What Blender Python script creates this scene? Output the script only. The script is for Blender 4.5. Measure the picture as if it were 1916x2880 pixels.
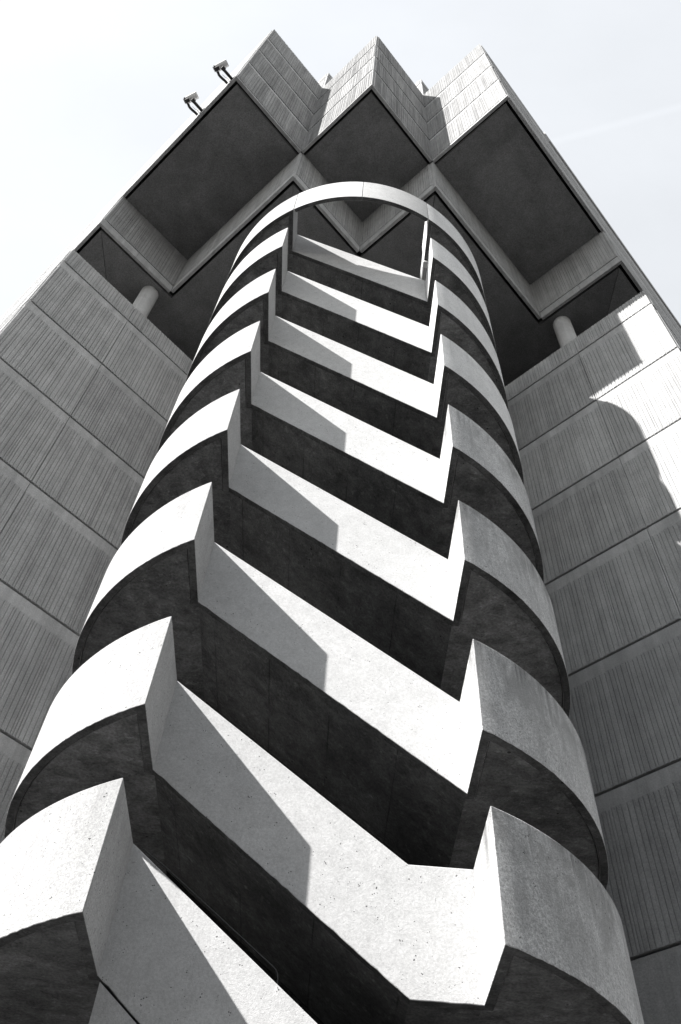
import bpy, bmesh, math, random
from mathutils import Vector, Matrix
from bpy import context as CX

for o in list(bpy.data.objects):
    bpy.data.objects.remove(o)
SC = bpy.context.scene
COL = SC.collection
G = 25.75                     # height of the top of the stair tower above the ground

# ------------------------------------------------------------------ camera
cam = bpy.data.cameras.new('camera')
cam.sensor_fit = 'VERTICAL'
cam.sensor_height = 36.0
cam.lens = 2416.8 / 2880 * 36.0
cam.clip_end = 5000
co = bpy.data.objects.new('camera', cam)
COL.objects.link(co)
RR = Vector((0.997232, -0.055975, 0.048936))
UU = Vector((-0.074105, -0.801769, 0.593022))
FF = Vector((-0.006041, 0.595007, 0.803698))
co.matrix_world = Matrix(((RR.x, UU.x, -FF.x, 0.17658), (RR.y, UU.y, -FF.y, -10.4271),
                          (RR.z, UU.z, -FF.z, -24.1174 + G), (0, 0, 0, 1)))
SC.camera = co

# ------------------------------------------------------------------ sky, sun, exposure
SUN_AZ, SUN_EL = math.radians(180 + 59.2), math.radians(44.9)
w = bpy.data.worlds.new('World')
SC.world = w
w.use_nodes = True
nt = w.node_tree
bg = nt.nodes['Background']
sky = nt.nodes.new('ShaderNodeTexSky')
sky.sky_type = 'NISHITA'
sky.sun_disc = False
sky.sun_elevation = SUN_EL
sky.sun_rotation = SUN_AZ
sky.dust_density = 0.2
sky.air_density = 2.0
hs = nt.nodes.new('ShaderNodeHueSaturation')
hs.inputs['Saturation'].default_value = 0.22
gm = nt.nodes.new('ShaderNodeGamma')
gm.inputs['Gamma'].default_value = 0.68
nt.links.new(sky.outputs[0], gm.inputs['Color'])
nt.links.new(gm.outputs[0], hs.inputs['Color'])
bg.inputs[1].default_value = 0.12
# a faint aircraft trail and thin veils high in the sky, fixed to sky directions
def trail(nt, src):
    N, L = nt.nodes.new, nt.links.new
    tc = N('ShaderNodeTexCoord')
    nz = N('ShaderNodeTexNoise'); nz.inputs['Scale'].default_value = 9.0; nz.inputs['Detail'].default_value = 4
    L(tc.outputs['Generated'], nz.inputs['Vector'])
    dot = N('ShaderNodeVectorMath'); dot.operation = 'DOT_PRODUCT'
    dot.inputs[1].default_value = TRAIL_N
    L(tc.outputs['Generated'], dot.inputs[0])
    ab = N('ShaderNodeMath'); ab.operation = 'ABSOLUTE'; L(dot.outputs['Value'], ab.inputs[0])
    mr = N('ShaderNodeMapRange'); mr.interpolation_type = 'SMOOTHSTEP'
    mr.inputs[1].default_value = 0.0; mr.inputs[2].default_value = 0.006
    mr.inputs[3].default_value = 1.0; mr.inputs[4].default_value = 0.0
    L(ab.outputs[0], mr.inputs[0])
    d2 = N('ShaderNodeVectorMath'); d2.operation = 'DOT_PRODUCT'
    d2.inputs[1].default_value = TRAIL_C
    L(tc.outputs['Generated'], d2.inputs[0])
    m2 = N('ShaderNodeMapRange'); m2.interpolation_type = 'SMOOTHSTEP'
    m2.inputs[1].default_value = 0.94; m2.inputs[2].default_value = 0.99
    L(d2.outputs['Value'], m2.inputs[0])
    mu = N('ShaderNodeMath'); mu.operation = 'MULTIPLY'; L(mr.outputs[0], mu.inputs[0]); L(m2.outputs[0], mu.inputs[1])
    mn = N('ShaderNodeMath'); mn.operation = 'MULTIPLY'; L(mu.outputs[0], mn.inputs[0]); L(nz.outputs['Fac'], mn.inputs[1])
    v = N('ShaderNodeMath'); v.operation = 'MULTIPLY_ADD'; L(mn.outputs[0], v.inputs[0])
    v.inputs[1].default_value = 0.075; v.inputs[2].default_value = 1.0
    sc = N('ShaderNodeVectorMath'); sc.operation = 'SCALE'
    L(src, sc.inputs[0]); L(v.outputs[0], sc.inputs['Scale'])
    return sc.outputs[0]
def view_dir(px, py):
    f = 2416.8
    return (FF * f + RR * (px - 958) - UU * (py - 1440)).normalized()
t1, t2 = view_dir(1580, 392), view_dir(1916, 300)
TRAIL_N = tuple(t1.cross(t2).normalized())
TRAIL_C = tuple(view_dir(1840, 322))
# thin high cirrus veil, thicker towards the zenith
def veil(nt, src):
    N, L = nt.nodes.new, nt.links.new
    tc = N('ShaderNodeTexCoord')
    sp = N('ShaderNodeSeparateXYZ'); L(tc.outputs['Generated'], sp.inputs[0])
    mp = N('ShaderNodeMapping'); mp.inputs['Scale'].default_value = (1.6, 3.4, 2.0); mp.inputs['Rotation'].default_value = (0, 0, 0.6)
    L(tc.outputs['Generated'], mp.inputs['Vector'])
    nz = N('ShaderNodeTexNoise'); nz.inputs['Scale'].default_value = 2.2; nz.inputs['Detail'].default_value = 5; nz.inputs['Roughness'].default_value = 0.6
    L(mp.outputs[0], nz.inputs['Vector'])
    mr = N('ShaderNodeMapRange'); mr.interpolation_type = 'SMOOTHSTEP'
    mr.inputs[1].default_value = 0.5; mr.inputs[2].default_value = 0.86
    mr.inputs[3].default_value = 0.0; mr.inputs[4].default_value = VEIL
    L(sp.outputs['Z'], mr.inputs[0])
    m2 = N('ShaderNodeMapRange')
    m2.inputs[1].default_value = 0.3; m2.inputs[2].default_value = 0.7; m2.inputs[3].default_value = 0.90; m2.inputs[4].default_value = 1.08
    L(nz.outputs['Fac'], m2.inputs[0])
    mu = N('ShaderNodeMath'); mu.operation = 'MULTIPLY'; L(mr.outputs[0], mu.inputs[0]); L(m2.outputs[0], mu.inputs[1])
    cc = N('ShaderNodeCombineColor')
    for i, k in enumerate((0.985, 1.0, 1.03)):
        mm = N('ShaderNodeMath'); mm.operation = 'MULTIPLY'; mm.inputs[1].default_value = k
        L(mu.outputs[0], mm.inputs[0]); L(mm.outputs[0], cc.inputs[i])
    ad = N('ShaderNodeVectorMath'); ad.operation = 'ADD'
    L(src, ad.inputs[0]); L(cc.outputs[0], ad.inputs[1])
    return ad.outputs[0]
VEIL = 1.1
nt.links.new(trail(nt, veil(nt, hs.outputs[0])), bg.inputs[0])

sl = bpy.data.lights.new('sun', 'SUN')
sl.energy = 5.0
sl.angle = math.radians(0.5)
sl.color = (1.0, 0.985, 0.965)
so = bpy.data.objects.new('sun', sl)
COL.objects.link(so)
sd = Vector((math.sin(SUN_AZ) * math.cos(SUN_EL), math.cos(SUN_AZ) * math.cos(SUN_EL), math.sin(SUN_EL)))
so.rotation_euler = sd.to_track_quat('Z', 'Y').to_euler()
so.location = (-20, -20, 60)
SC.view_settings.view_transform = 'Standard'
SC.view_settings.look = 'None'
SC.view_settings.exposure = 1.2
SC.view_settings.gamma = 1.0

# ------------------------------------------------------------------ helpers
def mesh_obj(name, bm, mat, parent=None, loc=None, smooth=None, bevel=None, under=True):
    me = bpy.data.meshes.new(name)
    bmesh.ops.recalc_face_normals(bm, faces=bm.faces)
    bm.to_mesh(me); bm.free()
    if smooth is not None:
        for p in me.polygons:
            p.use_smooth = True
        me.set_sharp_from_angle(angle=math.radians(smooth))
    for m in (mat if isinstance(mat, (list, tuple)) else [mat]):
        me.materials.append(m)
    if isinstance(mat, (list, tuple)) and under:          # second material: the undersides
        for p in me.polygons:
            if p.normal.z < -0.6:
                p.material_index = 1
    o = bpy.data.objects.new(name, me)
    COL.objects.link(o)
    if parent is not None:
        o.parent = parent
    if loc is not None:
        o.location = loc
    if bevel:
        b = o.modifiers.new('bevel', 'BEVEL'); b.width = bevel; b.segments = 2
        b.limit_method = 'ANGLE'; b.angle_limit = math.radians(40)
    return o

def empty(name, label, cat, loc=(0, 0, 0), group=None):
    o = bpy.data.objects.new(name, None)
    COL.objects.link(o)
    o.location = loc
    o.empty_display_size = 0.3
    o['label'] = label
    o['category'] = cat
    if group:
        o['group'] = group
    return o

def add_box(bm, x0, x1, y0, y1, z0, z1, M=None):
    vs = [bm.verts.new((x, y, z)) for x in (x0, x1) for y in (y0, y1) for z in (z0, z1)]
    for f in ((0, 1, 3, 2), (4, 6, 7, 5), (0, 4, 5, 1), (2, 3, 7, 6), (0, 2, 6, 4), (1, 5, 7, 3)):
        bm.faces.new([vs[i] for i in f])
    if M is not None:
        for v in vs:
            v.co = M @ v.co
    return vs

def add_prism(bm, poly, z0, z1):
    """poly: xy points"""
    lo = [bm.verts.new((p[0], p[1], z0)) for p in poly]
    hi = [bm.verts.new((p[0], p[1], z1)) for p in poly]
    n = len(poly)
    for i in range(n):
        j = (i + 1) % n
        bm.faces.new((lo[i], lo[j], hi[j], hi[i]))
    bm.faces.new(lo[::-1]); bm.faces.new(hi)

def add_prism_y(bm, poly, y0, y1):
    """poly: xz points extruded along y"""
    lo = [bm.verts.new((p[0], y0, p[1])) for p in poly]
    hi = [bm.verts.new((p[0], y1, p[1])) for p in poly]
    n = len(poly)
    for i in range(n):
        j = (i + 1) % n
        bm.faces.new((lo[i], lo[j], hi[j], hi[i]))
    bm.faces.new(lo[::-1]); bm.faces.new(hi)

def add_tube(bm, pts, r, seg=10):
    rings = []
    n = len(pts)
    pts = [Vector(p) for p in pts]
    for i, p in enumerate(pts):
        t = (pts[min(i + 1, n - 1)] - pts[max(i - 1, 0)]).normalized()
        u = t.cross(Vector((0.3, 0.1, 1.0))).normalized()
        v = t.cross(u)
        rings.append([bm.verts.new(p + (u * math.cos(k * 2 * math.pi / seg) + v * math.sin(k * 2 * math.pi / seg)) * r) for k in range(seg)])
    for a_, b_ in zip(rings, rings[1:]):
        for k in range(seg):
            bm.faces.new((a_[k], a_[(k + 1) % seg], b_[(k + 1) % seg], b_[k]))
    bm.faces.new(rings[0][::-1]); bm.faces.new(rings[-1])

# building axes: A runs to the right and towards the camera, B to the left and towards the camera
S2 = math.sqrt(0.5)
def AB(A, B):
    return ((A - B) * S2, -(A + B) * S2)

def inset_poly(poly, d):
    """poly xy points, d per edge (edge i: i -> i+1) inward"""
    n = len(poly)
    area = sum(poly[i][0] * poly[(i + 1) % n][1] - poly[(i + 1) % n][0] * poly[i][1] for i in range(n))
    s = 1 if area > 0 else -1
    if not isinstance(d, (list, tuple)):
        d = [d] * n
    L = []
    for i in range(n):
        p, q = Vector(poly[i]), Vector(poly[(i + 1) % n])
        t = (q - p).normalized()
        nn = Vector((-t.y, t.x)) * s
        L.append((p + nn * d[i], t))
    out = []
    for i in range(n):
        (p, t), (q, u) = L[i - 1], L[i]
        den = t.x * u.y - t.y * u.x
        k = ((q.x - p.x) * u.y - (q.y - p.y) * u.x) / den
        out.append((p.x + t.x * k, p.y + t.y * k))
    return out

# ------------------------------------------------------------------ materials
def new_mat(name):
    m = bpy.data.materials.new(name)
    m.use_nodes = True
    t = m.node_tree
    b = t.nodes['Principled BSDF']
    b.inputs['Specular IOR Level'].default_value = 0.25
    return m, t, b

class NB:
    def __init__(s, t):
        s.t = t
    def n(s, kind, **kw):
        o = s.t.nodes.new(kind)
        for k, v in kw.items():
            setattr(o, k, v)
        return o
    def l(s, a, b):
        s.t.links.new(a, b)
    def math(s, op, a, b=None, c=None, clamp=False):
        o = s.n('ShaderNodeMath', operation=op, use_clamp=clamp)
        for i, v in enumerate((a, b, c)):
            if v is None:
                continue
            if isinstance(v, (int, float)):
                o.inputs[i].default_value = v
            else:
                s.l(v, o.inputs[i])
        return o.outputs[0]
    def coords(s, scale=(1, 1, 1), rnd=True):
        tc = s.n('ShaderNodeTexCoord')
        v = tc.outputs['Object']
        if rnd:
            oi = s.n('ShaderNodeObjectInfo')
            k = s.math('MULTIPLY', oi.outputs['Random'], 71.0)
            ad = s.n('ShaderNodeVectorMath', operation='ADD')
            s.l(v, ad.inputs[0]); s.l(k, ad.inputs[1])
            v = ad.outputs[0]
        mp = s.n('ShaderNodeMapping')
        mp.inputs['Scale'].default_value = scale
        s.l(v, mp.inputs['Vector'])
        return mp.outputs[0]
    def noise(s, vec, scale, detail=3, rough=0.55, dist=0.0):
        o = s.n('ShaderNodeTexNoise')
        o.inputs['Scale'].default_value = scale
        o.inputs['Detail'].default_value = detail
        o.inputs['Roughness'].default_value = rough
        o.inputs['Distortion'].default_value = dist
        s.l(vec, o.inputs['Vector'])
        return o.outputs['Fac']
    def voro(s, vec, scale):
        o = s.n('ShaderNodeTexVoronoi')
        o.inputs['Scale'].default_value = scale
        s.l(vec, o.inputs['Vector'])
        return o
    def rng(s, v, a, b, c=0.0, d=1.0):
        o = s.n('ShaderNodeMapRange')
        for i, k in enumerate((a, b, c, d)):
            o.inputs[i + 1].default_value = k
        s.l(v, o.inputs[0])
        return o.outputs[0]
    def grey(s, v):
        o = s.n('ShaderNodeCombineColor')
        for i in range(3):
            s.l(v, o.inputs[i])
        return o.outputs[0]
    def bump(s, h, strength, dist):
        o = s.n('ShaderNodeBump')
        o.inputs['Strength'].default_value = strength
        o.inputs['Distance'].default_value = dist
        s.l(h, o.inputs['Height'])
        return o.outputs[0]

def render_mat(name, base, grit_c, pits, stain, bump_d, heavy=0.0, big_c=0.12):
    """roughcast cement: gritty aggregate, blow holes of several sizes, run-off streaks under the top edge"""
    m, t, b = new_mat(name); q = NB(t)
    c = q.coords()
    oi = q.n('ShaderNodeObjectInfo')
    fine = q.noise(c, 75, 3, 0.75)
    grit = q.noise(c, 34, 5, 0.8)
    mid = q.noise(c, 6, 5, 0.65)
    big = q.noise(c, 0.9, 4, 0.55)
    def holes(scale, lo, hi, r):
        vo = q.voro(c, scale)
        return q.math('LESS_THAN', vo.outputs['Distance'], q.rng(q.noise(c, scale * 0.31, 2, 0.6), lo, hi, 0.0, r))
    pit = q.math('MAXIMUM', holes(8, 0.66, 0.85, 0.20), q.math('MAXIMUM', holes(21, 0.58, 0.76, 0.24), holes(42, 0.55, 0.72, 0.34)))
    cs = q.coords((4.2, 4.2, 0.22))
    streak = q.rng(q.noise(cs, 1.0, 6, 0.68, 0.3), 0.42, 0.58)
    tc = q.n('ShaderNodeTexCoord'); sp = q.n('ShaderNodeSeparateXYZ'); q.l(tc.outputs['Object'], sp.inputs[0])
    top = q.rng(sp.outputs['Z'], -1.25, -0.02)
    patch = q.rng(q.noise(c, 0.85, 3), 0.38, 0.58)
    dirt = q.math('MULTIPLY', q.math('MULTIPLY', streak, q.math('POWER', top, 1.3)), patch)
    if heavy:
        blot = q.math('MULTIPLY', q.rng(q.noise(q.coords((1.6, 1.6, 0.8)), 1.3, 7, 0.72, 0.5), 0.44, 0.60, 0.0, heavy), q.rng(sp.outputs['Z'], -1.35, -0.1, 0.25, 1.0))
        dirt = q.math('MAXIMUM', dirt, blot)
    speck = q.rng(grit, 0.40, 0.58)
    dirt = q.math('MULTIPLY', dirt, q.math('MULTIPLY_ADD', speck, 0.6, 0.4))
    v = q.math('MULTIPLY', q.rng(grit, 0.40, 0.60, 1 - grit_c, 1 + grit_c * 0.7), base)
    v = q.math('MULTIPLY', v, q.rng(fine, 0.3, 0.7, 1 - grit_c * 0.7, 1 + grit_c * 0.7))
    v = q.math('MULTIPLY', v, q.rng(mid, 0.3, 0.7, 0.92, 1.07))
    v = q.math('MULTIPLY', v, q.rng(big, 0.3, 0.7, 1 - big_c, 1 + big_c * 0.7))
    v = q.math('MULTIPLY', v, q.math('MULTIPLY_ADD', oi.outputs['Random'], 0.10, 0.95))
    v = q.math('MULTIPLY', v, q.math('MULTIPLY_ADD', dirt, -stain, 1.0))
    v = q.math('MULTIPLY', v, q.math('MULTIPLY_ADD', pit, -pits, 1.0), clamp=True)
    q.l(q.grey(v), b.inputs['Base Color'])
    b.inputs['Roughness'].default_value = 0.95
    h = q.math('ADD', q.math('MULTIPLY', fine, 0.5), grit)
    h = q.math('SUBTRACT', h, q.math('MULTIPLY', pit, 0.7))
    q.l(q.bump(h, 1.0, bump_d), b.inputs['Normal'])
    return m

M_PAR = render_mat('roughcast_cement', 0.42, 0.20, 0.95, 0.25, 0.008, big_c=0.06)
M_UPR = render_mat('lightened_roughcast_cement', 0.80, 0.14, 0.75, 0.3, 0.014, big_c=0.08)  # base lifted to stand in for brighter light on the upper right parapets
M_WEA = render_mat('weathered_roughcast_cement', 0.78, 0.30, 0.75, 0.85, 0.024, 0.72)  # stains are real weathering; the base is lifted in place of bounced light
M_FLI = render_mat('roughcast_cement_clean', 0.53, 0.11, 0.78, 0.12, 0.004, big_c=0.05)

def soffit_mat(name, base, var, boards=False, spots=True, iso=False):
    m, t, b = new_mat(name); q = NB(t)
    oi = q.n('ShaderNodeObjectInfo')
    c = q.coords()
    cb = c if iso else q.coords((1.3, 1.9, 1.9))
    n1 = q.noise(cb, 2.4, 7, 0.7, 0.5)
    n2 = q.noise(c, 30, 4, 0.75)
    n3 = q.noise(c, 0.9, 4, 0.6, 0.4)
    v = q.math('MULTIPLY', q.rng(n1, 0.3, 0.7, 1 - var, 1 + var), base)
    v = q.math('MULTIPLY', v, q.rng(n3, 0.32, 0.68, 0.66, 1.34) if not iso else q.rng(n3, 0.34, 0.66, 0.82, 1.12))
    v = q.math('MULTIPLY', v, q.rng(n2, 0.28, 0.72, 0.55, 1.45))
    v = q.math('MULTIPLY', v, q.math('MULTIPLY_ADD', oi.outputs['Random'], 0.3, 0.85))
    if spots:
        eff = q.rng(q.noise(cb, 5.0, 8, 0.8), 0.56, 0.74)
        v = q.math('ADD', v, q.math('MULTIPLY', eff, base * 1.5))
        vo = q.voro(c, 7)
        hole = q.math('LESS_THAN', vo.outputs['Distance'], q.rng(q.noise(c, 3, 2), 0.5, 0.75, 0.0, 0.2))
        v = q.math('MULTIPLY', v, q.math('MULTIPLY_ADD', hole, -0.7, 1.0))
    h = q.math('ADD', n2, n1)
    if boards:
        tc = q.n('ShaderNodeTexCoord'); sp = q.n('ShaderNodeSeparateXYZ'); q.l(tc.outputs['Object'], sp.inputs[0])
        wob = q.math('MULTIPLY_ADD', q.noise(c, 3, 3), 0.02, -0.01)
        fr = q.math('FRACT', q.math('MULTIPLY_ADD', q.math('ADD', sp.outputs['X'], wob), 1.18, 0.31))
        ln = q.math('LESS_THAN', q.math('ABSOLUTE', q.math('SUBTRACT', fr, 0.5)), 0.009)
        ln = q.math('MULTIPLY', ln, q.rng(q.noise(c, 2.2, 3), 0.35, 0.6))
        v = q.math('MULTIPLY', v, q.math('MULTIPLY_ADD', ln, -0.5, 1.0))
    q.l(q.grey(v), b.inputs['Base Color'])
    b.inputs['Roughness'].default_value = 0.85
    q.l(q.bump(h, 0.7, 0.012), b.inputs['Normal'])
    return m

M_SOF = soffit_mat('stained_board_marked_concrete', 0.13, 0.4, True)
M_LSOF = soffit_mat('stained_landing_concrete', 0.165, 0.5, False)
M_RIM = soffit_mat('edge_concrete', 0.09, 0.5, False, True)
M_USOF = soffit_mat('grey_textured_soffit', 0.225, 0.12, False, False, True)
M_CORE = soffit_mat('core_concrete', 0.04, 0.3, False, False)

def panel_mat(name, base, rough_c=0.3, str_c=0.28):
    m, t, b = new_mat(name); q = NB(t)
    oi = q.n('ShaderNodeObjectInfo')
    c = q.coords()
    cs = q.coords((5.0, 5.0, 0.16))
    st = q.noise(cs, 1.0, 6, 0.7)
    fine = q.noise(c, 40, 5, 0.8)
    mid = q.noise(c, 2.2, 5, 0.65)
    v = q.math('MULTIPLY', q.rng(st, 0.3, 0.7, 1 - str_c, 1 + str_c * 0.7), base)
    v = q.math('MULTIPLY', v, q.rng(mid, 0.3, 0.7, 0.86, 1.12))
    v = q.math('MULTIPLY', v, q.rng(fine, 0.3, 0.7, 1 - rough_c, 1 + rough_c))
    v = q.math('MULTIPLY', v, q.math('MULTIPLY_ADD', oi.outputs['Random'], 0.22, 0.89))
    q.l(q.grey(v), b.inputs['Base Color'])
    b.inputs['Roughness'].default_value = 0.9
    q.l(q.bump(q.math('ADD', fine, q.noise(c, 18, 4, 0.7)), 0.9, 0.012), b.inputs['Normal'])
    return m
M_PANEL = panel_mat('smooth_precast_concrete', 0.47, 0.2, 0.22)
M_RIB = panel_mat('ribbed_precast_concrete', 0.43, 0.32, 0.22)
M_CLAD = panel_mat('weathered_ribbed_cladding', 0.30, 0.30, 0.40)
M_COLM = panel_mat('column_concrete', 0.52, 0.15, 0.15)

def plain(name, v, rough=0.5, metal=0.0, var=0.15, scale=20):
    m, t, b = new_mat(name); q = NB(t)
    c = q.coords()
    k = q.rng(q.noise(c, scale, 4), 0.3, 0.7, v * (1 - var), v * (1 + var))
    q.l(q.grey(k), b.inputs['Base Color'])
    b.inputs['Roughness'].default_value = rough
    b.inputs['Metallic'].default_value = metal
    return m
M_COLM2 = plain('brown_concrete', 0.2, 0.9)
M_WHITE = plain('white_painted_metal', 0.78, 0.4, 0, 0.05)
M_DARK = plain('dark_painted_metal', 0.035, 0.5)
M_STEEL = plain('worn_steel', 0.07, 0.45, 0.7)
M_LENS = plain('camera_glass', 0.01, 0.08)
M_GROUND = plain('asphalt_paving', 0.05, 0.9, 0, 0.35, 6)
M_ROOF = plain('roof_felt', 0.12, 0.9)

# ------------------------------------------------------------------ ground
bm = bmesh.new()
add_box(bm, -900, 900, -900, 900, -0.5, 0.0)
g = mesh_obj('ground', bm, M_GROUND)
g['kind'] = 'structure'

# ------------------------------------------------------------------ stair tower
R, HA, YF, HP, T = 3.7597, 1.7759, 2.1995, 1.3521, 0.10
H = 2.8
Z = [-H * k for k in range(7)] + [-19.0643, -21.8643, -24.6643]
Y0 = math.sqrt(R * R - HA * HA)
RI = R - T
Y0I = math.sqrt(RI * RI - (HA + T) ** 2)
SLOPE = H / (2 * HA)

tower = empty('stair_tower', 'pale round escape stair tower with stacked curved landings and slanting flights', 'stair tower', (0, 0, 0))

def arc(r, y0, n):
    """points of the left arc from (x<0, +y0) round to (x<0, -y0)"""
    a0 = math.pi - math.asin(y0 / r)
    a1 = math.pi + math.asin(y0 / r)
    P = [(r * math.cos(a0 + (a1 - a0) * i / n), r * math.sin(a0 + (a1 - a0) * i / n)) for i in range(n + 1)]
    return [(-HA - (-HA - x) * 1.02 if x < -HA else x, y) for x, y in P]

NA = 120
def parapet_bm(h=HP):
    bm = bmesh.new()
    outer = [(-HA, YF - T + 0.004)] + arc(R, Y0, NA) + [(-HA, -YF + T - 0.004)]
    inner = [(-HA - T, YF - T + 0.004)] + arc(RI, Y0I, NA) + [(-HA - T, -YF + T - 0.004)]
    V = []
    for (ox, oy), (ix, iy) in zip(outer, inner):
        V.append([bm.verts.new((ox, oy, 0)), bm.verts.new((ix, iy, 0)), bm.verts.new((ix, iy, -h)), bm.verts.new((ox, oy, -h))])
    for p, q_ in zip(V, V[1:]):
        for k in range(4):
            bm.faces.new((p[k], p[(k + 1) % 4], q_[(k + 1) % 4], q_[k]))
    bm.faces.new(V[0][::-1]); bm.faces.new(V[-1])
    # a little unevenness of the cast lower edge
    rnd = random.Random(4)
    for v in V[2:-2]:
        v[3].co.z += rnd.uniform(-0.004, 0.006) + (rnd.uniform(0.006, 0.016) if rnd.random() < 0.1 else 0)
        v[2].co.z += rnd.uniform(-0.004, 0.004)
    return bm

def landing_bm():
    bm = bmesh.new()
    gp = 0.014
    r = RI - gp
    x = HA + T + gp
    y = math.sqrt(r * r - x * x)
    poly = arc(r, y, 80) + [(-x, -YF + T), (-HA, -YF + T), (-HA, YF - T), (-x, YF - T)]
    add_prism(bm, poly, -HP + 0.035, -HP + 0.08)
    r2 = RI + 0.03
    x2 = HA + T - 0.03
    y2 = math.sqrt(r2 * r2 - x2 * x2)
    poly = arc(r2, y2, 80) + [(-x2, -YF + T), (-HA, -YF + T), (-HA, YF - T), (-x2, YF - T)]
    add_prism(bm, poly, -HP + 0.08, -HP + 0.27)
    return bm

def flight_profile(drop, kink_x=None, sl=SLOPE):
    """list of (x, z) of the parapet top line"""
    if kink_x is None:
        return [(-HA, 0.0), (HA, -drop)]
    return [(-HA, 0.0), (kink_x, -drop), (HA, -drop)]

def flight_parapet_bm(prof):
    bm = bmesh.new()
    # chop the run finely so that the cast lower edge can be slightly uneven
    pts = []
    for (x0, z0), (x1, z1) in zip(prof, prof[1:]):
        n = max(2, int(abs(x1 - x0) / 0.06))
        pts += [(x0 + (x1 - x0) * i / n, z0 + (z1 - z0) * i / n) for i in range(n)]
    pts.append(prof[-1])
    rnd = random.Random(9)
    V = []
    pts = [(pts[0][0] - 0.05, pts[0][1])] + pts + [(pts[-1][0] + 0.05, pts[-1][1])]
    for i, (x, z) in enumerate(pts):
        e = 0 if i in (0, 1, len(pts) - 2, len(pts) - 1) else 1
        d = 0.006 if i in (0, len(pts) - 1) else 0.0
        V.append([bm.verts.new((x, -YF, z - d)), bm.verts.new((x, -YF + T, z - d)),
                  bm.verts.new((x, -YF + T, z - HP + d)), bm.verts.new((x, -YF, z - HP + d + e * (rnd.uniform(-0.002, 0.003) + (rnd.uniform(0.004, 0.012) if rnd.random() < 0.10 else 0))))])
    for p, q_ in zip(V, V[1:]):
        for k in range(4):
            bm.faces.new((p[k], p[(k + 1) % 4], q_[(k + 1) % 4], q_[k]))
    bm.faces.new(V[0][::-1]); bm.faces.new(V[-1])
    return bm

def flight_bm(prof, n_steps):
    bm = bmesh.new()
    off = HP - 0.035
    under = [(x, z - off) for x, z in prof]
    x0, x1 = prof[0][0], prof[1][0]
    d = -prof[1][1]
    topz = -HP + 0.27
    st = []
    for i in range(n_steps):
        xa = x0 + (x1 - x0) * i / n_steps
        xb = x0 + (x1 - x0) * (i + 1) / n_steps
        za = topz - d * i / n_steps + (0.12 if i else 0.0)
        st += [(xa, za), (xb, za)]
    if len(prof) == 3:
        st += [(x1, topz - d), (HA, topz - d)]
    add_prism_y(bm, under + st[::-1], -YF + T + 0.014, -0.12)
    # seam filler above the groove
    add_prism_y(bm, [(x, z - HP + 0.09) for x, z in prof] + [(x, z - HP + 0.2) for x, z in prof[::-1]], -YF + T - 0.03, -YF + T + 0.03)
    return bm

def rot_copy(o, parent, loc, rz):
    c = o.copy(); COL.objects.link(c)
    c.parent = parent; c.location = loc; c.rotation_euler = (0, 0, rz)
    return c

proto_l = mesh_obj('landing', landing_bm(), M_LSOF, tower, (0, 0, G + Z[0]))
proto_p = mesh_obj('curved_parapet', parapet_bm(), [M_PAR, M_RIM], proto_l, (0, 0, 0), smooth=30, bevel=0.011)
landings = {}
for k in range(9):
    for s in (0, 1):
        if k == 0 and s == 0:
            landings[(k, s)] = proto_l
            continue
        c = proto_l.copy(); COL.objects.link(c)
        c.parent = tower; c.location = (0, 0, G + Z[k]); c.rotation_euler = (0, 0, math.pi * s)
        p = proto_p.copy(); COL.objects.link(p); p.parent = c
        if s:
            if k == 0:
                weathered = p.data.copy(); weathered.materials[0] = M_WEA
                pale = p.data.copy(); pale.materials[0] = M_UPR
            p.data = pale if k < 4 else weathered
            p['label'] = 'curved parapet lightened as if better lit' if k < 4 else 'curved parapet with dark weather stains'
        landings[(k, s)] = c

def make_flight(prof, n):
    f = mesh_obj('stair_flight', flight_bm(prof, n), M_SOF, tower)
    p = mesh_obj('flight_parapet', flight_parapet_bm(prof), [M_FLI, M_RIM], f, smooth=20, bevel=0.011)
    return f, p
f0, p0 = make_flight(flight_profile(H), 16)
kx = -HA + (Z[6] - Z[7]) / SLOPE
f6, p6 = make_flight(flight_profile(Z[6] - Z[7], kx), 13)
first = {id(f0): True, id(f6): True}
flights = {}
for k in range(9):
    src, sp = (f6, p6) if k == 6 else (f0, p0)
    for s in (0, 1):
        if first.get(id(src)):
            first[id(src)] = False
            f = src
        else:
            f = src.copy(); COL.objects.link(f)
            p = sp.copy(); COL.objects.link(p); p.parent = f
        f.parent = tower; f.location = (0, 0, G + Z[k]); f.rotation_euler = (0, 0, math.pi * s)
        flights[(k, s)] = f

# spine wall between the two flights
bm = bmesh.new(); add_box(bm, -HA + 0.02, HA - 0.02, -0.10, 0.10, 0, G - 1.25)
mesh_obj('spine_wall', bm, M_CORE, tower)

# open ring at the top, two cast segments with butt joints
ring = None
aC = math.asin(HA / R)
def ring_seg(a0, a1):
    bm = bmesh.new()
    V = []
    n = 50
    for i in range(n + 1):
        a = a0 + (a1 - a0) * i / n
        sx, cy = math.sin(a), -math.cos(a)
        V.append([bm.verts.new((R * sx, R * cy, 0)), bm.verts.new((RI * sx, RI * cy, 0)),
                  bm.verts.new((RI * sx, RI * cy, -HP)), bm.verts.new((R * sx, R * cy, -HP))])
    for p, q_ in zip(V, V[1:]):
        for k in range(4):
            bm.faces.new((p[k], p[(k + 1) % 4], q_[(k + 1) % 4], q_[k]))
    bm.faces.new(V[0][::-1]); bm.faces.new(V[-1])
    return bm
gj = 0.0032
for s in (0, 1):
    for a0, a1 in ((-aC + gj, -gj / 2), (gj / 2, aC - gj)):
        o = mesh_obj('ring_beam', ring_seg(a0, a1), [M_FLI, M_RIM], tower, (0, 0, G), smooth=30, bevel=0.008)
        o.rotation_euler = (0, 0, math.pi * s)

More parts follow.
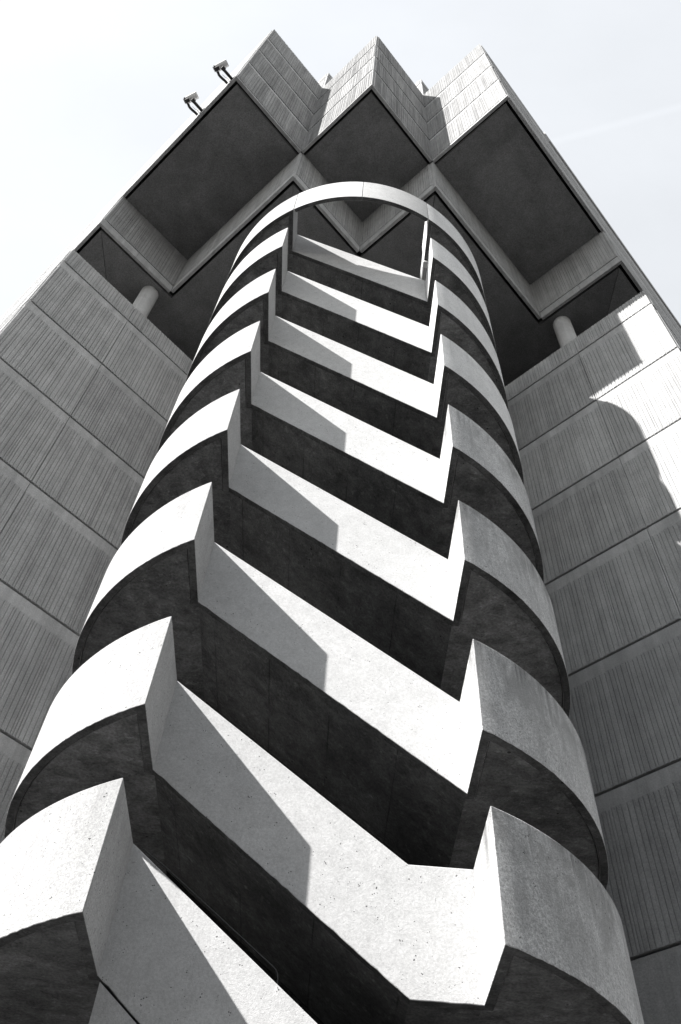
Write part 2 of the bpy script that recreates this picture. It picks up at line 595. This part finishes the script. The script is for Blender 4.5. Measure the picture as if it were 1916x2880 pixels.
# wall closing the well on the top right landing, small white light fitting under it
bm = bmesh.new(); add_box(bm, HA + 0.004, HA + T - 0.004, -YF + T + 0.004, -1.15, -HP + 0.004, -0.42)
mesh_obj('well_wall', bm, M_FLI, tower, (0, 0, G), bevel=0.008)
bm = bmesh.new(); add_box(bm, -0.08, 0.08, -0.09, 0.09, -0.05, 0.05)
lf = mesh_obj('light_fitting', bm, M_WHITE, tower, (HA + 0.06, -2.12, G - HP - 0.052), bevel=0.012)
bm = bmesh.new(); bmesh.ops.create_cone(bm, cap_ends=True, segments=20, radius1=0.055, radius2=0.05, depth=0.02)
mesh_obj('lens', bm, M_WHITE, lf, (0, 0, -0.061))

# wall under the lowest visible flight
xs = -1.745
zz = lambda x: Z[7] - HP - (x + HA) * SLOPE - 0.02
bm = bmesh.new()
add_prism_y(bm, [(xs, -G + 0.0), (xs, zz(xs)), (HA - 0.02, zz(HA - 0.02)), (HA - 0.02, -G)], -YF + 0.006, -YF + 0.22)
mesh_obj('under_stair_wall', bm, M_FLI, tower, (0, 0, G))
# pipe handrail of the lowest visible flight
bm = bmesh.new()
pts = [(-1.70, -2.0, Z[7] + 0.06), (-1.45, -2.0, -19.172)]
for i in range(1, 9):
    t_ = i / 8
    pts.append((-1.448 + 1.25 * t_, -2.0, -19.172 - 0.943 * t_))
pts += [(-0.168, -2.0, -20.142), (-0.148, -2.0, -20.175), (-0.138, -2.0, -20.22), (-0.134, -2.0, -20.5)]
add_tube(bm, [(p[0], p[1], p[2] - Z[7]) for p in pts], 0.0085, 10)
mesh_obj('handrail', bm, M_STEEL, flights[(7, 0)], smooth=40)

# ------------------------------------------------------------------ tower block
block = empty('tower_block', 'ribbed grey concrete tower block with a jagged cantilevered top storey', 'building', (0, 0, 0))
DL, EL, JL = 4.9414, 6.784, 4.388
L0, L1, L2, L3 = -4.941, 0.644, 3.692, 6.68
ZR, ZRJ, ZU, ZUJ, B1, B2, B3, ZT = 2.657, 3.083, 5.495, 5.65, 8.337, 11.038, 13.778, 16.095
BACK = -22.0
DEP = 0.024                    # how far the ribs stand out from the panel

def ribbed_panel(width, height, strip, seed, thick=0.07, bottom_gap=0.045, bstrip=0.0):
    """panel in x (0..width), z (0..height), ribs come out towards -y (face at y = 0)"""
    bm = bmesh.new()
    add_box(bm, 0.006, width - 0.006, DEP, DEP + thick, bottom_gap, height)
    rnd = random.Random(seed)
    x = 0.012
    z0, z1 = bottom_gap + bstrip, height - strip
    nz = max(2, int((z1 - z0) / 0.55))
    wide = True
    while z1 - z0 > 0.05 and x < width - 0.03:
        r = rnd.random()
        wd = rnd.uniform(0.07, 0.10) if r < 0.72 else rnd.uniform(0.034, 0.05)
        wd = min(wd, width - 0.012 - x)
        if wd < 0.012:
            break
        gp = rnd.uniform(0.012, 0.019)
        rows = []
        top = z1 + rnd.uniform(-0.012, 0.012) if strip else z1
        dz = rnd.uniform(0, 0.003)
        for i in range(nz + 1):
            z = z0 + (top - z0) * i / nz
            j = [rnd.uniform(-0.0015, 0.0015) for _ in range(4)]
            e = 0.003
            rows.append([bm.verts.new((x + j[0], DEP + 0.002, z)), bm.verts.new((x + e + j[0], dz + 0.001, z)),
                         bm.verts.new((x + wd - e + j[1], dz + 0.001, z)), bm.verts.new((x + wd + j[1], DEP + 0.002, z))])
        for p, q_ in zip(rows, rows[1:]):
            for k in range(3):
                bm.faces.new((p[k], p[k + 1], q_[k + 1], q_[k])).material_index = 1
        bm.faces.new(rows[0][::-1]).material_index = 1; bm.faces.new(rows[-1]).material_index = 1
        x += wd + gp
    return bm

SEED = [100]
def wall(P0, P1, out, rows, name, e0=0.0, e1=0.0, splits=(), thick=0.07):
    """ribbed panels along P0 -> P1 (A,B pairs); out = outward (A,B) normal; rows = [(z0,z1,strip,bstrip)];
    e0/e1 = end adjustments (positive lengthens)"""
    p, q_ = Vector(AB(*P0)), Vector(AB(*P1))
    o = Vector(AB(*out)).normalized()
    xd = (q_ - p).normalized()
    if xd.x * (-o.y) - xd.y * (-o.x) < 0:       # x cross inward must be up
        p, q_ = q_, p
        xd = -xd
        e0, e1 = e1, e0
        L = (q_ - p).length
        splits = sorted(L - s for s in splits)
    L = (q_ - p).length
    cuts = [-e0] + list(splits) + [L + e1]
    for (z0, z1, strip, bs) in rows:
        for c0, c1 in zip(cuts, cuts[1:]):
            SEED[0] += 1
            bm = ribbed_panel(c1 - c0, z1 - z0, strip, SEED[0], thick, bstrip=bs)
            ob = mesh_obj(name, bm, [M_PANEL, M_CLAD if name == 'cladding_panel' else M_RIB], block, under=False)
            pos = p + xd * c0
            ob.matrix_local = Matrix(((xd.x, -o.x, 0, pos.x), (xd.y, -o.y, 0, pos.y), (0, 0, 1, G + z0), (0, 0, 0, 1)))

CV0, CV1, CC = -DEP - 0.001, -(DEP + 0.07 + 0.004), DEP - 0.002   # convex corner ends, concave corner ends
# lower wings
ST = 0.335
zj = [-0.859 - 2.8 * j for j in range(9)]
low_rows = [(zj[0], 0.063, 0.0, 0.0)] + [(zj[j + 1], zj[j], ST, 0.0) for j in range(6)] + [(-G, zj[6], G + zj[6], 0.0)]
wall((-DL, EL), (-DL, -DL), (1, 0), low_rows, 'wall_panel', CV0, CC, (EL - JL, EL - JL + 3.11, EL - JL + 6.22))
wall((EL, -DL), (-DL, -DL), (0, 1), low_rows, 'wall_panel', CV0, CC, (EL - JL, EL - JL + 3.11, EL - JL + 6.22))
wall((-DL, EL), (BACK, EL), (0, 1), low_rows, 'end_wall_panel', CV1, 0.0)
wall((EL, -DL), (EL, BACK), (1, 0), low_rows, 'end_wall_panel', CV1, 0.0)
lower = [AB(EL, -DL), AB(-DL, -DL), AB(-DL, EL), AB(BACK, EL), AB(BACK, BACK), AB(EL, BACK)]
bm = bmesh.new(); add_prism(bm, inset_poly(lower, 0.13), 0.0, G - 0.92)
mesh_obj('wing_core', bm, M_CORE, block)
# parapet backing of the open terrace
bm = bmesh.new()
for d0, d1 in ((0.125, 0.24),):
    o1, o2 = inset_poly(lower, d0), inset_poly(lower, d1)
    n = len(o1)
    V = [[bm.verts.new((*o1[i], G + 0.05)), bm.verts.new((*o2[i], G + 0.05)), bm.verts.new((*o2[i], G - 0.93)), bm.verts.new((*o1[i], G - 0.93))] for i in range(n)]
    for i in range(n):
        p, q_ = V[i], V[(i + 1) % n]
        for k in range(4):
            bm.faces.new((p[k], p[(k + 1) % 4], q_[(k + 1) % 4], q_[k]))
mesh_obj('terrace_parapet', bm, M_CORE, block)
# set back wall of the open storey
bm = bmesh.new(); add_prism(bm, inset_poly(lower, 2.6), G - 0.92, G + ZR + 0.06)
mesh_obj('setback_wall', bm, M_CORE, block)
# round columns of the open storey
def column(A, B):
    bm = bmesh.new()
    bmesh.ops.create_cone(bm, cap_ends=True, segments=56, radius1=0.29, radius2=0.29, depth=ZR + 0.04 + 0.915)
    x, y = AB(A, B)
    z0, z1 = -0.915, ZR + 0.04
    return mesh_obj('column', bm, M_COLM, block, (x, y, G + (z0 + z1) / 2), smooth=40)
column(-5.57, 4.08)
column(4.08, -5.57)

# lower storey of the overhang: zigzag fascia
fz = [(BACK, L3), (L0, L3), (L0, L2), (L1, L2), (L1, L1), (L2, L1), (L2, L0), (L3, L0), (L3, BACK)]
frow = [(ZRJ, ZU + 0.02, 0.0, 0.0)]
fstr = [(ZR, ZRJ, ZRJ - ZR - 0.0, 0.0)]
def strip_panel(P0, P1, out, z0, z1, e0, e1, name, splits=()):
    """plain smooth band, flush just behind the rib faces"""
    p, q_ = Vector(AB(*P0)), Vector(AB(*P1))
    o = Vector(AB(*out)).normalized()
    xd = (q_ - p).normalized()
    if xd.x * (-o.y) - xd.y * (-o.x) < 0:
        p, q_ = q_, p; xd = -xd; e0, e1 = e1, e0
        L = (q_ - p).length
        splits = sorted(L - s for s in splits)
    L = (q_ - p).length
    bm = bmesh.new()
    cuts = [-e0] + list(splits) + [L + e1]
    for c0, c1 in zip(cuts, cuts[1:]):
        add_box(bm, c0 + 0.004, c1 - 0.004, 0.004, 0.10, 0, z1 - z0 - 0.012)
    ob = mesh_obj(name, bm, M_PANEL, block, bevel=0.005)
    ob.matrix_local = Matrix(((xd.x, -o.x, 0, p.x), (xd.y, -o.y, 0, p.y), (0, 0, 1, G + z0), (0, 0, 0, 1)))

edges = [  # P0, P1, outward, end kinds
    ((L0, L3), (L0, L2), (1, 0), 'v', 'c'),
    ((L1, L2), (L0, L2), (0, 1), 'v', 'c'),
    ((L1, L2), (L1, L1), (1, 0), 'w', 'c'),
    ((L2, L1), (L1, L1), (0, 1), 'w', 'c'),
    ((L2, L1), (L2, L0), (1, 0), 'v', 'c'),
    ((L3, L0), (L2, L0), (0, 1), 'v', 'c')]
EE = {'v': CV0, 'w': CV1, 'c': CC}
ES = {'v': -0.005, 'w': -0.102, 'c': 0.002}
for P0, P1, out, k0, k1 in edges:
    wall(P0, P1, out, frow, 'fascia_panel', EE[k0], EE[k1])
    L = (Vector(AB(*P0)) - Vector(AB(*P1))).length
    strip_panel(P0, P1, out, ZR, ZRJ - 0.0, ES[k0], ES[k1], 'fascia_band', (L / 2,) if L < 4.5 and k0 == 'v' else ())
wall((L0, L3), (BACK, L3), (0, 1), frow, 'end_wall_panel', CV1, 0)
wall((L3, L0), (L3, BACK), (1, 0), frow, 'end_wall_panel', CV1, 0)
strip_panel((L0, L3), (BACK, L3), (0, 1), ZR, ZRJ, -0.102, 0, 'fascia_band')
strip_panel((L3, L0), (L3, BACK), (1, 0), ZR, ZRJ, -0.102, 0, 'fascia_band')
fpoly = [AB(*p) for p in fz] + [AB(BACK, BACK)]
bm = bmesh.new(); add_prism(bm, inset_poly(fpoly, 0.26), G + ZR + 0.3, G + ZU + 0.02)
mesh_obj('overhang_core', bm, M_CORE, block)

# soffit of the open storey: slabs between diagonal joints
D = 7.5
def diag(p, s=D):
    return (p[0] - s, p[1] - s)
SI = 0.19
jn = 0.008
pieces = [
    ([(L0, L3), (BACK, L3), diag((L0, L3))], [SI, 0, jn]),
    ([(L0, L3), (L0, L2), (L1, L2), diag((L1, L2)), diag((L0, L3))], [SI, SI, jn, 0, jn]),
    ([(L1, L2), (L1, L1), (L2, L1), diag((L2, L1)), diag((L1, L2))], [SI, SI, jn, 0, jn]),
    ([(L2, L1), (L2, L0), (L3, L0), diag((L3, L0)), diag((L2, L1))], [SI, SI, jn, 0, jn]),
    ([(L3, L0), diag((L3, L0)), (L3, BACK)], [jn, 0, SI])]
for poly, ins in pieces:
    bm = bmesh.new()
    add_prism(bm, inset_poly([AB(*p) for p in poly], ins), G + ZR + 0.03, G + ZR + 0.22)
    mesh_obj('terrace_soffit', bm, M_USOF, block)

# upper box: sawtooth
up_edges = [
    ((L1, L3), (L1, L2), (1, 0), 'v', 'c'),
    ((L2, L2), (L1, L2), (0, 1), 'v', 'c'),
    ((L2, L2), (L2, L1), (1, 0), 'w', 'c'),
    ((L3, L1), (L2, L1), (0, 1), 'v', 'c')]
us = 0.26
up_rows = [(ZUJ, B1, us, 0), (B1, B2, us, 0), (B2, B3, us, 0), (B3, ZT, 0, 0)]
for P0, P1, out, k0, k1 in up_edges:
    wall(P0, P1, out, up_rows, 'cladding_panel', EE[k0], EE[k1])
    strip_panel(P0, P1, out, ZU, ZUJ, ES[k0], ES[k1], 'base_band')
wall((L1, L3), (BACK, L3), (0, 1), up_rows, 'end_wall_panel', CV1, 0)
wall((L3, L1), (L3, BACK), (1, 0), up_rows, 'end_wall_panel', CV1, 0)
strip_panel((L1, L3), (BACK, L3), (0, 1), ZU, ZUJ, -0.102, 0, 'base_band')
strip_panel((L3, L1), (L3, BACK), (1, 0), ZU, ZUJ, -0.102, 0, 'base_band')
up = [AB(BACK, L3), AB(L1, L3), AB(L1, L2), AB(L2, L2), AB(L2, L1), AB(L3, L1), AB(L3, BACK), AB(BACK, BACK)]
bm = bmesh.new(); add_prism(bm, inset_poly(up, 0.26), G + ZU + 0.45, G + ZT - 0.06)
mesh_obj('upper_core', bm, M_CORE, block)
for poly, ins in (
        ([(L0, L3), (L1, L3), (L1, L2), (L0, L2)], [SI, SI, -0.06, -0.06]),
        ([(L1, L2), (L2, L2), (L2, L1), (L1, L1)], [SI, SI, -0.06, -0.06]),
        ([(L2, L1), (L3, L1), (L3, L0), (L2, L0)], [SI, SI, -0.06, -0.06])):
    bm = bmesh.new()
    add_prism(bm, inset_poly([AB(*p) for p in poly], ins), G + ZU + 0.03, G + ZU + 0.20)
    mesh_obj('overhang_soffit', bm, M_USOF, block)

# set back roof storey behind the notches
PA, PB, PZ, PJ = 0.48, 3.59, 21.0, 20.2
prow = [(ZT - 0.1, PJ, us, 0), (PJ, PZ, 0, 0)]
wall((PA, PB), (PA, PA), (1, 0), prow, 'roof_storey_panel', CV0, CC)
wall((PA, PB), (BACK + 2, PB), (0, 1), prow, 'roof_storey_panel', CV1, 0)
wall((PB, PA), (PA, PA), (0, 1), prow, 'roof_storey_panel', CV1, CC)
wall((PB, PA), (PB, BACK + 2), (1, 0), prow, 'roof_storey_panel', CV0, 0)
ph = [AB(BACK + 2, PB), AB(PA, PB), AB(PA, PA), AB(PB, PA), AB(PB, BACK + 2), AB(BACK + 2, BACK + 2)]
bm = bmesh.new(); add_prism(bm, inset_poly(ph, 0.13), G + ZT - 0.05, G + PZ - 0.05)
mesh_obj('roof_storey_core', bm, M_ROOF, block)
# taller coping on the far part of the right hand end wall
bm = bmesh.new()
add_prism(bm, [AB(L3 - 0.2, -4.0), AB(L3 + 0.05, -4.0), AB(L3 + 0.05, BACK), AB(L3 - 0.2, BACK)], G + ZT - 1.5, G + ZT + 0.12)
mesh_obj('roof_coping', bm, M_PANEL, block)

# ------------------------------------------------------------------ security cameras on the left end face
def cctv(A, z, label):
    x, y = AB(A, L3)
    root = empty('security_camera', label, 'security camera', (x, y, G + z), 'security cameras on the left end face of the block')
    ax, bx = Vector((S2, -S2, 0)), Vector((-S2, -S2, 0))          # along the face, away from the face
    def P(a_, b_, z_):
        return ax * a_ + bx * b_ + Vector((0, 0, z_))
    # wall plate and thick square arm
    M = Matrix(((ax.x, bx.x, 0, 0), (ax.y, bx.y, 0, 0), (0, 0, 1, 0), (0, 0, 0, 1)))
    bm = bmesh.new(); add_box(bm, -0.09, 0.09, 0.0, 0.02, -0.12, 0.12, M)
    mesh_obj('wall_plate', bm, M_DARK, root)
    bm = bmesh.new(); add_box(bm, -0.042, 0.042, 0.02, 0.40, -0.042, 0.042, M)
    mesh_obj('arm', bm, M_DARK, root, bevel=0.008)
    bm = bmesh.new(); add_box(bm, -0.06, 0.06, 0.34, 0.46, 0.0, 0.09, M)
    mesh_obj('pan_bracket', bm, M_DARK, root, bevel=0.01)
    bm = bmesh.new()
    add_tube(bm, [P(-0.20, 0.02, -0.02), P(-0.20, 0.12, -0.03), P(-0.215, 0.22, -0.03), P(-0.23, 0.30, 0.0), P(-0.24, 0.37, 0.05), P(-0.22, 0.44, 0.10)], 0.042, 12)
    mesh_obj('cable_conduit', bm, M_DARK, root, smooth=50)
    bm = bmesh.new()
    add_tube(bm, [P(-0.1, 0.02, -0.06), P(-0.06, 0.1, -0.13), P(-0.1, 0.2, -0.12), P(-0.13, 0.3, -0.03)], 0.009, 6)
    mesh_obj('cable', bm, M_WHITE, root)
    # eight-sided housing, turned a little from the wall; the front end is towards the back of the building
    hd = (ax * 0.93 - bx * 0.30 + Vector((0, 0, 0.22))).normalized()     # rear direction
    sd_ = hd.cross(Vector((0, 0, 1))).normalized()
    ud = sd_.cross(hd).normalized()
    c = P(-0.06, 0.50, 0.22)
    HM = Matrix(((hd.x, sd_.x, ud.x, c.x), (hd.y, sd_.y, ud.y, c.y), (hd.z, sd_.z, ud.z, c.z), (0, 0, 0, 1)))
    def oct_tube(x0, x1, r, sc=1.0):
        bm = bmesh.new()
        pts = [(r * math.cos(math.pi / 8 + k * math.pi / 4), r * sc * math.sin(math.pi / 8 + k * math.pi / 4)) for k in range(8)]
        a_ = [bm.verts.new(HM @ Vector((x0, p[0], p[1]))) for p in pts]
        b_ = [bm.verts.new(HM @ Vector((x1, p[0], p[1]))) for p in pts]
        for k in range(8):
            bm.faces.new((a_[k], a_[(k + 1) % 8], b_[(k + 1) % 8], b_[k]))
        bm.faces.new(a_[::-1]); bm.faces.new(b_)
        return bm
    h = mesh_obj('housing', oct_tube(-0.16, 0.25, 0.12, 0.95), M_WHITE, root, bevel=0.015)
    mesh_obj('front_bezel', oct_tube(-0.205, -0.163, 0.132, 0.9), M_DARK, h, bevel=0.01)
    bm = bmesh.new()
    add_box(bm, -0.25, 0.22, -0.085, 0.085, 0.114, 0.125, HM)
    mesh_obj('sun_shield', bm, M_WHITE, h, bevel=0.003)
    bm = bmesh.new(); bmesh.ops.create_cone(bm, cap_ends=True, segments=24, radius1=0.07, radius2=0.07, depth=0.03)
    RM = HM @ Matrix.Translation((-0.215, 0, 0)) @ Matrix.Rotation(math.pi / 2, 4, 'Y')
    for v in bm.verts:
        v.co = RM @ v.co
    mesh_obj('lens', bm, M_LENS, h)
    bm = bmesh.new(); add_box(bm, -0.19, -0.06, -0.06, 0.06, -0.17, -0.12, HM)
    mesh_obj('infrared_lamp', bm, M_DARK, h, bevel=0.01)
cctv(0.36, 6.0, 'white security camera on a short arm, the one nearer the corner of the roof')
cctv(-1.06, 6.0, 'white security camera on a short arm, the lower one farther from the roof corner')

# ------------------------------------------------------------------ unseen block added behind the camera to cut low sky light
nb = empty('low_sky_blocker', 'unseen block added behind the camera to screen off low sky', 'building', (0, -24, 0))
bm = bmesh.new(); add_box(bm, -38, 38, -14, 0, 0, 16.4)
mesh_obj('wall', bm, M_COLM2, nb)
bm = bmesh.new(); add_box(bm, -38.3, 38.3, -14.3, 0.3, 16.4, 16.8)
mesh_obj('roof', bm, M_ROOF, nb)
for k in range(5):
    bm = bmesh.new()
    add_box(bm, -36, 36, 0.004, 0.03, 1.1 + 3.1 * k, 2.8 + 3.1 * k)
    mesh_obj('window', bm, M_LENS, nb)
